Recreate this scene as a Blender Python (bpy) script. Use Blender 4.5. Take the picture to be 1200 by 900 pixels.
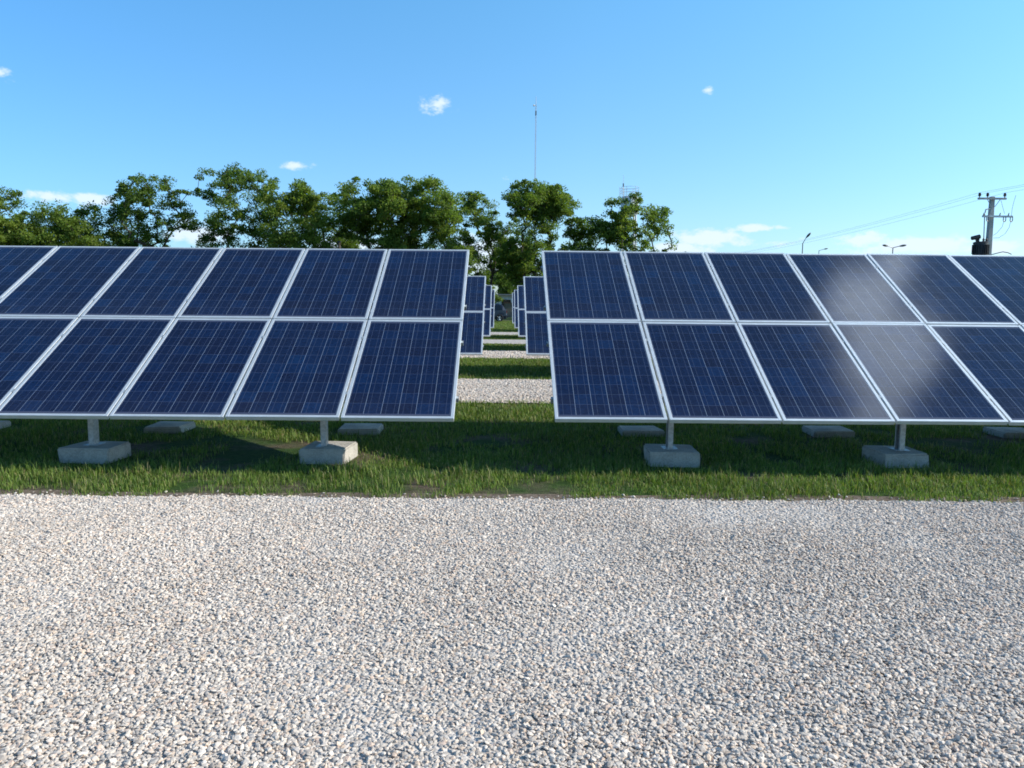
import bpy, bmesh, math, random
import numpy as np
from mathutils import Vector, Matrix, Euler

random.seed(11)
rng = np.random.default_rng(11)
for o in list(bpy.data.objects):
    bpy.data.objects.remove(o)
scene = bpy.context.scene
COL = scene.collection
R = math.radians

# ------------------------------------------------------------------ camera
H = 1.52
PITCH, YAW, ROLL = R(6.05), R(0.65), R(0.49)
F_PX = 883.0
fwd = Vector((math.sin(YAW)*math.cos(PITCH), math.cos(YAW)*math.cos(PITCH), -math.sin(PITCH)))
r0 = Vector((math.cos(YAW), -math.sin(YAW), 0))
u0 = r0.cross(fwd)
right = r0*math.cos(ROLL) + u0*math.sin(ROLL)
up = u0*math.cos(ROLL) - r0*math.sin(ROLL)
cam_d = bpy.data.cameras.new('camera')
cam = bpy.data.objects.new('camera', cam_d)
COL.objects.link(cam)
m = Matrix((right, up, -fwd)).transposed().to_4x4()
m.translation = Vector((0, 0, H))
cam.matrix_world = m
cam_d.sensor_width = 36
cam_d.lens = F_PX/1200*36
cam_d.clip_end = 6000
scene.camera = cam

# ------------------------------------------------------------------ world, sun, exposure
SUN = Vector((1.75, -0.08, 1.0)).normalized()
SUN_EL = math.asin(SUN.z)
SUN_AZ = math.atan2(SUN.x, SUN.y)
scene.view_settings.view_transform = 'Standard'
scene.view_settings.look = 'None'
scene.view_settings.exposure = 0.70
scene.view_settings.gamma = 1
scene.render.filter_size = 1.7
scene.cycles.filter_width = 1.75

def direction(px, py):
    return (fwd*F_PX + right*(px-600) + up*(450-py)).normalized()

def at(px, py, dist):
    """point that stands `dist` metres down the field (world y)"""
    d = direction(px, py)
    return Vector((0, 0, H)) + d*(dist/d.y)

world = bpy.data.worlds.new('World')
scene.world = world
world.use_nodes = True
nt = world.node_tree
nt.nodes.clear()
N = nt.nodes.new
L = nt.links.new
def wm(op, a, b=None, c=None):
    n = N('ShaderNodeMath'); n.operation = op
    for i, v in enumerate((a, b, c)):
        if v is None: continue
        if isinstance(v, (int, float)): n.inputs[i].default_value = v
        else: L(v, n.inputs[i])
    return n.outputs[0]
sky = N('ShaderNodeTexSky'); sky.sky_type = 'NISHITA'
sky.sun_disc = False
sky.sun_elevation = SUN_EL
sky.sun_rotation = SUN_AZ
sky.air_density = 1.0; sky.dust_density = 0.6; sky.ozone_density = 1.6
tc = N('ShaderNodeTexCoord')
sep = N('ShaderNodeSeparateXYZ'); L(tc.outputs['Generated'], sep.inputs[0])
az = wm('ARCTAN2', sep.outputs[0], sep.outputs[1])
el = wm('ARCSINE', sep.outputs[2])
comb = N('ShaderNodeCombineXYZ'); L(az, comb.inputs[0]); L(el, comb.inputs[1])
# clouds: direction (azimuth, elevation) and angular half-sizes
CL = []
def cloud(px, py, hw, hh, w=1.0):
    d = direction(px, py)
    CL.append((math.atan2(d.x, d.y), math.asin(d.z), hw/F_PX, hh/F_PX, w))
cloud(511, 123, 25, 10, .68); cloud(346, 194, 24, 6, .7); cloud(-4, 83, 17, 9, .6)
cloud(106, 234, 28, 10, .95); cloud(60, 231, 36, 8, .85); cloud(232, 274, 50, 16, .95)
cloud(829, 106, 8, 5, .5); cloud(592, 211, 9, 4, .3)
cloud(832, 280, 58, 15, 1.0); cloud(882, 268, 26, 6, 1.0); cloud(800, 292, 50, 12, 1.0); cloud(917, 267, 10, 4, .7)
cloud(1012, 281, 34, 11, 1.0); cloud(1075, 289, 84, 13, 1.0); cloud(1165, 289, 42, 9, .9); cloud(918, 286, 20, 7, .5)
cloud(575, 300, 60, 34, 1.0); cloud(410, 290, 60, 20, .9)
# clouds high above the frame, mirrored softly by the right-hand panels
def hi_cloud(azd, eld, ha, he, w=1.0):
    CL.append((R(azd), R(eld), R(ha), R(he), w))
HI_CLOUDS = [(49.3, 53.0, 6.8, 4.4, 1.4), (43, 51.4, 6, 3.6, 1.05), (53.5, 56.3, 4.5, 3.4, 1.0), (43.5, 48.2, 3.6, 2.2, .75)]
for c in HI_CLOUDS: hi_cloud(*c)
best = None
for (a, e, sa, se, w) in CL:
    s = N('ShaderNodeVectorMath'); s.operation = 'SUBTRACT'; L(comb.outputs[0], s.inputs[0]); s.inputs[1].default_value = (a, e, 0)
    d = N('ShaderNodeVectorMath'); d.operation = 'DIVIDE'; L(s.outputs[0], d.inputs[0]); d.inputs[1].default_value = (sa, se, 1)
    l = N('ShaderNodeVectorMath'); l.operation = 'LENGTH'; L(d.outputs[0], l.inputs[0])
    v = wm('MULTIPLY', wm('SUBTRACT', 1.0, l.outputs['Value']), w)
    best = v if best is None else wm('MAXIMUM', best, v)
stretch = N('ShaderNodeVectorMath'); stretch.operation = 'MULTIPLY'
L(comb.outputs[0], stretch.inputs[0]); stretch.inputs[1].default_value = (1, 1.7, 1)
nz = N('ShaderNodeTexNoise'); nz.inputs['Scale'].default_value = 44; nz.inputs['Detail'].default_value = 9
nz.inputs['Roughness'].default_value = .62
L(stretch.outputs[0], nz.inputs['Vector'])
na = N('ShaderNodeMapRange'); L(el, na.inputs[0]); na.inputs[1].default_value = R(30); na.inputs[2].default_value = R(42); na.inputs[3].default_value = 2.0; na.inputs[4].default_value = .55
val = wm('ADD', best, wm('MULTIPLY', wm('SUBTRACT', nz.outputs[0], .47), na.outputs[0]))
mr = N('ShaderNodeMapRange'); mr.interpolation_type = 'SMOOTHSTEP'
L(val, mr.inputs[0]); mr.inputs[1].default_value = .12; mr.inputs[2].default_value = .74
mr.inputs[3].default_value = 0; mr.inputs[4].default_value = .92
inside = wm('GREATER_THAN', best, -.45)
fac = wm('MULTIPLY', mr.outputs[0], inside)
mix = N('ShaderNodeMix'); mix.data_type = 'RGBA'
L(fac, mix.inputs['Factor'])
tint = N('ShaderNodeMix'); tint.data_type = 'RGBA'; tint.blend_type = 'MULTIPLY'
tint.inputs['Factor'].default_value = 1
L(sky.outputs[0], tint.inputs['A'])
tf = N('ShaderNodeMapRange'); L(el, tf.inputs[0]); tf.inputs[1].default_value = 0; tf.inputs[2].default_value = R(27)
tcol = N('ShaderNodeMix'); tcol.data_type = 'RGBA'; L(tf.outputs[0], tcol.inputs['Factor'])
tcol.inputs['A'].default_value = (.84, 1.02, 1.32, 1); tcol.inputs['B'].default_value = (.80, 1.56, 1.78, 1)
tz = N('ShaderNodeMapRange'); L(el, tz.inputs[0]); tz.inputs[1].default_value = R(29); tz.inputs[2].default_value = R(48)
tup = N('ShaderNodeMix'); tup.data_type = 'RGBA'; L(tz.outputs[0], tup.inputs['Factor'])      # the sky over the frame
L(tcol.outputs['Result'], tup.inputs['A']); tup.inputs['B'].default_value = (.80, 1.12, 1.12, 1)
ta = N('ShaderNodeMapRange'); L(az, ta.inputs[0]); ta.inputs[1].default_value = R(-36); ta.inputs[2].default_value = R(6)
tleft = N('ShaderNodeMix'); tleft.data_type = 'RGBA'; L(ta.outputs[0], tleft.inputs['Factor'])   # deeper blue away from the sun
tleft.inputs['A'].default_value = (.68, .81, .92, 1); tleft.inputs['B'].default_value = (1, 1, 1, 1)
tm = N('ShaderNodeMix'); tm.data_type = 'RGBA'; tm.blend_type = 'MULTIPLY'; tm.inputs['Factor'].default_value = 1
L(tup.outputs['Result'], tm.inputs['A']); L(tleft.outputs['Result'], tm.inputs['B'])
L(tm.outputs['Result'], tint.inputs['B'])
L(tint.outputs['Result'], mix.inputs['A'])
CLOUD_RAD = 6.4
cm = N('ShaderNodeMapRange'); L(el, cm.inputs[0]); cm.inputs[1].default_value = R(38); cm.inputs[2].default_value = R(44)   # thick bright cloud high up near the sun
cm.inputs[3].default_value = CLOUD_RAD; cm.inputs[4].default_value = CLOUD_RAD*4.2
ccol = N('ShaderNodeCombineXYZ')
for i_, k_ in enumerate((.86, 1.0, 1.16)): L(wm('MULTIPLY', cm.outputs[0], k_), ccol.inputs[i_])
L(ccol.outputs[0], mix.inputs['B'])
bg = N('ShaderNodeBackground'); bg.inputs['Strength'].default_value = 0.096
L(mix.outputs['Result'], bg.inputs['Color'])
wo = N('ShaderNodeOutputWorld'); L(bg.outputs[0], wo.inputs[0])

sd = bpy.data.lights.new('sun', 'SUN')
sd.energy = 4.2; sd.angle = R(.53); sd.color = (1.0, .93, .82)
sun = bpy.data.objects.new('sun', sd); COL.objects.link(sun)
sun.rotation_euler = (-SUN).to_track_quat('-Z', 'Y').to_euler()
sun.location = SUN*60

# ------------------------------------------------------------------ material helpers
def mat(name, color=(.5, .5, .5), rough=.6, metal=0.0, spec=.5):
    mt = bpy.data.materials.new(name); mt.use_nodes = True
    b = mt.node_tree.nodes['Principled BSDF']
    b.inputs['Base Color'].default_value = (*color, 1)
    b.inputs['Roughness'].default_value = rough
    b.inputs['Metallic'].default_value = metal
    b.inputs['Specular IOR Level'].default_value = spec
    return mt
class G:
    """tiny node-graph helper"""
    def __init__(s, mt):
        s.t = mt.node_tree; s.b = s.t.nodes['Principled BSDF']
    def n(s, typ, **kw):
        n = s.t.nodes.new(typ)
        for k, v in kw.items(): setattr(n, k, v)
        return n
    def l(s, a, b): s.t.links.new(a, b)
    def m(s, op, a, b=None, c=None):
        n = s.n('ShaderNodeMath', operation=op)
        for i, v in enumerate((a, b, c)):
            if v is None: continue
            if isinstance(v, (int, float)): n.inputs[i].default_value = v
            else: s.l(v, n.inputs[i])
        return n.outputs[0]
    def noise(s, scale, detail=4, rough=.55, vec=None, dims='3D'):
        n = s.n('ShaderNodeTexNoise'); n.inputs['Scale'].default_value = scale
        n.inputs['Detail'].default_value = detail; n.inputs['Roughness'].default_value = rough
        if vec: s.l(vec, n.inputs['Vector'])
        return n.outputs[0]
    def ramp(s, fac, stops):
        n = s.n('ShaderNodeValToRGB'); e = n.color_ramp.elements
        while len(e) < len(stops): e.new(.5)
        for i, (p, c) in enumerate(stops):
            e[i].position = p; e[i].color = (*c, 1)
        s.l(fac, n.inputs[0]); return n.outputs[0]
    def mix(s, fac, a, b, blend='MIX'):
        n = s.n('ShaderNodeMix', data_type='RGBA', blend_type=blend)
        for inp, v in ((n.inputs['Factor'], fac), (n.inputs['A'], a), (n.inputs['B'], b)):
            if isinstance(v, (int, float)): inp.default_value = v
            elif isinstance(v, tuple): inp.default_value = (*v, 1)
            else: s.l(v, inp)
        return n.outputs['Result']
    def bump(s, h, strength=.5, dist=.01):
        n = s.n('ShaderNodeBump'); n.inputs['Strength'].default_value = strength
        n.inputs['Distance'].default_value = dist
        s.l(h, n.inputs['Height']); s.l(n.outputs[0], s.b.inputs['Normal'])
    def obj(s): return s.n('ShaderNodeTexCoord').outputs['Object']
    def pos(s): return s.n('ShaderNodeNewGeometry').outputs['Position']
    def base(s, c): s.l(c, s.b.inputs['Base Color'])

def attr_mat(name, rough=.7, translucent=0.0, spec=.3):
    mt = mat(name, rough=rough, spec=spec); g = G(mt)
    a = g.n('ShaderNodeAttribute', attribute_name='col')
    g.base(a.outputs['Color'])
    if translucent:
        tr = g.n('ShaderNodeBsdfTranslucent')
        br = g.mix(1.0, a.outputs['Color'], (1.5, 1.6, .8), 'MULTIPLY')
        g.l(br, tr.inputs['Color'])
        mx = g.n('ShaderNodeMixShader'); mx.inputs[0].default_value = translucent
        g.l(g.b.outputs[0], mx.inputs[1]); g.l(tr.outputs[0], mx.inputs[2])
        g.l(mx.outputs[0], g.t.nodes['Material Output'].inputs['Surface'])
    return mt

# materials
M = {}
M['stone'] = attr_mat('gravel_stone', rough=.85, spec=.25)
M['grass'] = attr_mat('grass_blade', rough=.55, translucent=.3, spec=.3)
M['leaf'] = attr_mat('leaf', rough=.6, translucent=.48, spec=.25)

# gravel sheet
mt = mat('gravel_sheet', rough=.9); g = G(mt)
p = g.pos()
vo = g.n('ShaderNodeTexVoronoi'); vo.inputs['Scale'].default_value = 42; g.l(p, vo.inputs['Vector'])
sv = g.n('ShaderNodeSeparateColor'); g.l(vo.outputs['Color'], sv.inputs[0])
c1 = g.ramp(sv.outputs[0], [(0, (.30, .275, .25)), (.25, (.44, .395, .36)), (.55, (.52, .465, .43)), (1, (.62, .57, .53))])
c2 = g.mix(g.noise(.8, 3, vec=p), c1, (.86, .85, .84), 'MULTIPLY')
g.base(c2)
g.bump(g.m('SUBTRACT', 1.0, vo.outputs['Distance']), .9, .02)
M['gravel'] = mt

# lawn / soil sheet
mt = mat('lawn_sheet', rough=.95, spec=.1); g = G(mt)
p = g.pos()
n1 = g.noise(1.1, 6, .6, vec=p); n2 = g.noise(14, 5, .7, vec=p)
gc = g.ramp(n2, [(.3, (.022, .045, .010)), (.6, (.045, .085, .018)), (.85, (.09, .11, .035))])
dc = g.ramp(n2, [(.3, (.07, .05, .035)), (.8, (.20, .155, .115))])
dm = g.n('ShaderNodeMapRange'); g.l(n1, dm.inputs[0]); dm.inputs[1].default_value = .47; dm.inputs[2].default_value = .64
g.base(g.mix(dm.outputs[0], gc, dc))
g.bump(g.noise(45, 5, .8, vec=p), .8, .03)
M['lawn'] = mt
# bare soil along the gravel edge
mt = mat('bare_soil', rough=.95, spec=.1); g = G(mt)
p = g.pos()
n2 = g.noise(22, 6, .7, vec=p)
g.base(g.ramp(n2, [(.3, (.085, .062, .045)), (.55, (.17, .13, .10)), (.8, (.27, .215, .17))]))
g.bump(n2, .9, .02)
M['soil'] = mt

# aluminium frame
mt = mat('anodised_aluminium', (.72, .75, .78), .42, .55); g = G(mt)
n = g.noise(6, 4, vec=g.obj())
g.base(g.ramp(n, [(.3, (.64, .67, .70)), (.7, (.76, .79, .82))]))
M['alu'] = mt
# galvanised steel
mt = mat('galvanised_steel', (.42, .44, .45), .5, .6); g = G(mt)
vo = g.n('ShaderNodeTexVoronoi'); vo.inputs['Scale'].default_value = 60; g.l(g.obj(), vo.inputs['Vector'])
sv = g.n('ShaderNodeSeparateColor'); g.l(vo.outputs['Color'], sv.inputs[0])
g.base(g.ramp(sv.outputs[0], [(0, (.34, .36, .37)), (1, (.50, .52, .53))]))
M['steel'] = mt
M['dark_metal'] = mat('dark_metal', (.03, .03, .035), .5, .3)
# concrete
mt = mat('concrete', rough=.9, spec=.2); g = G(mt)
o_ = g.obj(); n = g.noise(7, 7, .65, vec=o_); nf = g.noise(70, 4, .7, vec=o_)
c = g.ramp(n, [(.3, (.27, .25, .215)), (.55, (.40, .37, .325)), (.75, (.48, .445, .39))])
g.base(g.mix(.35, c, g.ramp(nf, [(.35, (.2, .19, .17)), (.65, (.55, .52, .48))])))
g.bump(g.m('ADD', n, g.m('MULTIPLY', nf, .5)), .7, .012)
M['concrete'] = mt

# photovoltaic cells under glass: 6 x 10 cells, two busbars each
mt = mat('photovoltaic_glass', rough=.12, spec=.5); g = G(mt)
oc = g.obj(); sx = g.n('ShaderNodeSeparateXYZ'); g.l(oc, sx.inputs[0])
CW, CX0, CY0 = .1535, -.4605, .0575
u = g.m('DIVIDE', g.m('SUBTRACT', sx.outputs[0], CX0), CW)
v = g.m('DIVIDE', g.m('SUBTRACT', sx.outputs[1], CY0), CW)
iu = g.m('FLOOR', u); iv = g.m('FLOOR', v)
fu = g.m('FRACT', u); fv = g.m('FRACT', v)
oi = g.n('ShaderNodeObjectInfo')
rnd = oi.outputs['Random']
cb = g.n('ShaderNodeCombineXYZ'); g.l(iu, cb.inputs[0]); g.l(iv, cb.inputs[1]); g.l(g.m('MULTIPLY', rnd, 173.0), cb.inputs[2])
wn = g.n('ShaderNodeTexWhiteNoise', noise_dimensions='3D'); g.l(cb.outputs[0], wn.inputs['Vector'])
cellc = g.ramp(wn.outputs['Value'], [(0, (.0044, .0090, .032)), (.5, (.0034, .0108, .040)), (.86, (.0030, .0128, .049)), (1, (.0032, .0160, .058))])
# crystal flakes
vo = g.n('ShaderNodeTexVoronoi'); vo.inputs['Scale'].default_value = 55
off = g.n('ShaderNodeVectorMath', operation='ADD'); g.l(oc, off.inputs[0]); g.l(cb.outputs[0], off.inputs[1])
g.l(off.outputs[0], vo.inputs['Vector'])
sv = g.n('ShaderNodeSeparateColor'); g.l(vo.outputs['Color'], sv.inputs[0])
flake = g.ramp(sv.outputs[0], [(0, (.7, .72, .78)), (1, (1.25, 1.25, 1.2))])
cellc = g.mix(1.0, cellc, flake, 'MULTIPLY')
# panel to panel tint
ptint = g.ramp(rnd, [(0, (.86, .84, .92)), (1, (1.1, 1.1, 1.08))])
cellc = g.mix(1.0, cellc, ptint, 'MULTIPLY')
def line(f, c, w):
    return g.m('LESS_THAN', g.m('ABSOLUTE', g.m('SUBTRACT', f, c)), w)
bus = g.m('MAXIMUM', line(fu, .27, .009), line(fu, .73, .009))
edge = g.m('SUBTRACT', .5, g.m('ABSOLUTE', g.m('SUBTRACT', fu, .5)))
gap_u = g.m('LESS_THAN', edge, .0095)
edgev = g.m('SUBTRACT', .5, g.m('ABSOLUTE', g.m('SUBTRACT', fv, .5)))
gap_v = g.m('LESS_THAN', edgev, .009)
inx = g.m('LESS_THAN', g.m('ABSOLUTE', sx.outputs[0]), -CX0)
iny = g.m('LESS_THAN', g.m('ABSOLUTE', g.m('SUBTRACT', sx.outputs[1], .825)), .7675)
incell = g.m('MULTIPLY', inx, iny)
c = g.mix(gap_v, cellc, (.055, .075, .14))
c = g.mix(bus, c, (.045, .06, .11))
c = g.mix(gap_u, c, (.20, .25, .34))
c = g.mix(incell, (.05, .06, .10), c)
# thin dust film, thicker low on each module
dn = g.noise(3.2, 5, .6, vec=oc)
dlow = g.n('ShaderNodeMapRange'); g.l(sx.outputs[1], dlow.inputs[0])
dlow.inputs[1].default_value = .5; dlow.inputs[2].default_value = .03; dlow.inputs[3].default_value = .0; dlow.inputs[4].default_value = .02
dust = g.m('ADD', g.m('MULTIPLY', dn, .010), g.m('MULTIPLY', dlow.outputs[0], dn))
g.base(g.mix(dust, c, (.45, .43, .42)))
rr = g.n('ShaderNodeMapRange'); g.l(g.noise(5, 3, vec=oc), rr.inputs[0])
rr.inputs[3].default_value = .07; rr.inputs[4].default_value = .15
g.l(rr.outputs[0], g.b.inputs['Roughness'])
g.b.inputs['IOR'].default_value = 1.33
M['pv'] = mt

# bark
mt = mat('bark', rough=.95, spec=.1); g = G(mt)
n = g.noise(9, 5, .7, vec=g.obj())
g.base(g.ramp(n, [(.3, (.035, .028, .02)), (.7, (.12, .10, .08))])); g.bump(n, .8, .04)
M['bark'] = mt
def noisy(name, c0, c1, scale=5, rough=.8, metal=0):
    mt = mat(name, c0, rough, metal); g = G(mt)
    g.base(g.ramp(g.noise(scale, 6, .65, vec=g.obj()), [(.3, c0), (.7, c1)])); return mt
M['pole_concrete'] = noisy('pole_concrete', (.30, .29, .28), (.42, .41, .39), 2)
M['white_wall'] = noisy('white_wall', (.55, .57, .58), (.66, .67, .67), .8)
M['brown_wall'] = None
mt = mat('brown_brick', rough=.9); g = G(mt)
bk = g.n('ShaderNodeTexBrick'); bk.inputs['Scale'].default_value = 4
bk.inputs['Color1'].default_value = (.17, .115, .085, 1); bk.inputs['Color2'].default_value = (.22, .15, .11, 1); bk.inputs['Mortar'].default_value = (.26, .24, .22, 1)
g.l(g.obj(), bk.inputs['Vector']); g.base(bk.outputs['Color'])
M['brown_wall'] = mt
M['tank'] = noisy('tank_paint', (.52, .53, .54), (.62, .63, .63), 1.2, .6)
M['lamp_grey'] = noisy('lamp_grey', (.16, .17, .17), (.22, .23, .23), 4, .5, .3)
M['lamp_head'] = noisy('lamp_head', (.07, .08, .07), (.11, .12, .11), 4, .5, .2)
M['mast'] = noisy('mast_steel', (.28, .29, .30), (.36, .37, .38), 3, .6, .3)
M['transformer'] = noisy('transformer_paint', (.018, .02, .028), (.035, .036, .045), 3, .5, .2)
M['ceramic'] = mat('ceramic', (.05, .03, .025), .3)
M['wire'] = mat('wire', (.13, .135, .14), .6)
M['roof'] = noisy('roof_sheet', (.25, .25, .26), (.33, .33, .34), 2, .6)
M['car'] = mat('car_paint', (.012, .017, .035), .28, .3); M['car'].node_tree.nodes['Principled BSDF'].inputs['Coat Weight'].default_value = .6
M['glass'] = mat('dark_glass', (.01, .012, .014), .06)
M['tyre'] = mat('tyre_rubber', (.012, .012, .012), .85)
M['rim'] = mat('alloy_rim', (.55, .56, .57), .35, .7)
M['lens'] = mat('tail_lens', (.25, .012, .01), .2)

# ------------------------------------------------------------------ mesh helpers
def link(o, parent=None):
    COL.objects.link(o)
    if parent is not None: o.parent = parent
    return o
def tag(o, label=None, cat=None, group=None, kind=None):
    if label: o['label'] = label
    if cat: o['category'] = cat
    if group: o['group'] = group
    if kind: o['kind'] = kind
    return o
def empty(name, loc, label, cat, group=None, rz=0):
    o = bpy.data.objects.new(name, None); COL.objects.link(o)
    o.empty_display_size = .3
    o.location = loc; o.rotation_euler = (0, 0, rz)
    return tag(o, label, cat, group)
class MB:
    def __init__(s): s.v = []; s.f = []
    def add(s, vs, fs):
        k = len(s.v); s.v += [tuple(x) for x in vs]; s.f += [tuple(i+k for i in f) for f in fs]; return s
    def box(s, lo, hi):
        (a, b, c), (d, e, f) = lo, hi
        return s.add([(a,b,c),(d,b,c),(d,e,c),(a,e,c),(a,b,f),(d,b,f),(d,e,f),(a,e,f)],
                     [(3,2,1,0),(4,5,6,7),(0,1,5,4),(1,2,6,5),(2,3,7,6),(3,0,4,7)])
    def tube(s, p0, p1, ra, rb=None, n=8, caps=True):
        rb = ra if rb is None else rb
        p0 = Vector(p0); p1 = Vector(p1); d = (p1-p0)
        if d.length < 1e-6: return s
        d.normalize()
        a = d.orthogonal().normalized(); b = d.cross(a)
        vs = []
        for p, r in ((p0, ra), (p1, rb)):
            for i in range(n):
                t = 2*math.pi*i/n; vs.append(p + a*math.cos(t)*r + b*math.sin(t)*r)
        fs = [(i, (i+1) % n, n+(i+1) % n, n+i) for i in range(n)]
        if caps: fs += [tuple(range(n-1, -1, -1)), tuple(range(n, 2*n))]
        return s.add(vs, fs)
    def path(s, pts, r, n=6):
        for a, b in zip(pts[:-1], pts[1:]): s.tube(a, b, r, r, n)
        return s
    def lathe(s, prof, c=(0, 0, 0), n=16):
        vs = []; fs = []
        for (r, z) in prof:
            for i in range(n):
                t = 2*math.pi*i/n; vs.append((c[0]+r*math.cos(t), c[1]+r*math.sin(t), c[2]+z))
        for k in range(len(prof)-1):
            for i in range(n):
                fs.append((k*n+i, k*n+(i+1) % n, (k+1)*n+(i+1) % n, (k+1)*n+i))
        fs += [tuple(range(n-1, -1, -1)), tuple(range((len(prof)-1)*n, len(prof)*n))]
        return s.add(vs, fs)
    def mesh(s, name, material, bevel=0, smooth=False):
        me = bpy.data.meshes.new(name); me.from_pydata(s.v, [], s.f); me.update()
        if bevel:
            bm = bmesh.new(); bm.from_mesh(me)
            bmesh.ops.remove_doubles(bm, verts=bm.verts, dist=1e-5)
            bmesh.ops.bevel(bm, geom=list(bm.edges), offset=bevel, segments=2, affect='EDGES', profile=.5)
            bm.to_mesh(me); bm.free()
        if smooth:
            for pl in me.polygons: pl.use_smooth = True
        me.materials.append(material); return me
    def build(s, name, material, parent=None, bevel=0, smooth=False):
        return link(bpy.data.objects.new(name, s.mesh(name, material, bevel, smooth)), parent)

def np_mesh(name, verts, faces, material, col=None, smooth=False):
    """verts (n,3), faces (m,k) of one size, col (n,3) point colours"""
    me = bpy.data.meshes.new(name)
    nv, (nf, k) = len(verts), faces.shape
    me.vertices.add(nv); me.vertices.foreach_set('co', np.ascontiguousarray(verts, dtype=np.float32).ravel())
    me.loops.add(nf*k); me.loops.foreach_set('vertex_index', np.ascontiguousarray(faces, dtype=np.int32).ravel())
    me.polygons.add(nf)
    me.polygons.foreach_set('loop_start', np.arange(0, nf*k, k, dtype=np.int32))
    me.polygons.foreach_set('loop_total', np.full(nf, k, dtype=np.int32))
    me.polygons.foreach_set('use_smooth', np.full(nf, smooth, dtype=bool))
    me.update(calc_edges=True)
    if col is not None:
        a = me.attributes.new('col', 'FLOAT_COLOR', 'POINT')
        c4 = np.ones((nv, 4), dtype=np.float32); c4[:, :3] = col
        a.data.foreach_set('color', c4.ravel())
    me.materials.append(material)
    return me

_grids = {}
def vnoise(x, y, scale, seed=0):
    """smooth value noise 0..1"""
    if seed not in _grids: _grids[seed] = np.random.default_rng(1000+seed).random((257, 257))
    gr = _grids[seed]
    X = x*scale + 97.3; Y = y*scale + 53.7
    xi = np.floor(X).astype(int); yi = np.floor(Y).astype(int)
    fx = X-xi; fy = Y-yi; fx = fx*fx*(3-2*fx); fy = fy*fy*(3-2*fy)
    a = gr[xi % 257, yi % 257]; b = gr[(xi+1) % 257, yi % 257]; c = gr[xi % 257, (yi+1) % 257]; d = gr[(xi+1) % 257, (yi+1) % 257]
    return (a*(1-fx)+b*fx)*(1-fy) + (c*(1-fx)+d*fx)*fy
def fnoise(x, y, scale, seed=0):
    return .55*vnoise(x, y, scale, seed) + .3*vnoise(x, y, scale*2.1, seed+1) + .15*vnoise(x, y, scale*4.3, seed+2)

# ------------------------------------------------------------------ ground
GRAVEL = [(-14.0, 5.73), (11.45, 15.05), (20.8, 24.2), (28.5, 32.2), (36.3, 40.8)]
gm = MB().add([(-900, -300, 0), (900, -300, 0), (900, 2500, 0), (-900, 2500, 0)], [(0, 1, 2, 3)])
tag(gm.build('ground', M['lawn']), kind='structure')

def edge_y(y, x, seed):
    return y + (fnoise(x, x*0+seed, .9, 30+seed)-.5)*.16 + (vnoise(x, x*0, 6, 40+seed)-.5)*.05
def strip(y0, y1, x0, x1, z, seed, step=.12):
    xs = np.arange(x0, x1+step, step)
    a = edge_y(y0, xs, seed); b = edge_y(y1, xs, seed+1)
    n = len(xs)
    vs = np.concatenate([np.stack([xs, a, np.full(n, z)], 1), np.stack([xs, b, np.full(n, z)], 1)])
    i = np.arange(n-1)
    return vs, np.stack([i, i+1, n+i+1, n+i], 1)
for k, (y0, y1) in enumerate(GRAVEL):
    vs, fs = strip(y0, y1, -45, 45, .014, k*2)
    o = link(bpy.data.objects.new('gravel_path', np_mesh('gravel_path', vs, fs, M['gravel'])))
    tag(o, kind='structure')
    vs, fs = strip(y1-.05, y1+.20, -45, 45, .004, k*2+1, .1)
    o = link(bpy.data.objects.new('soil_edge', np_mesh('soil_edge', vs, fs, M['soil'])))
    tag(o, kind='structure')

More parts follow.
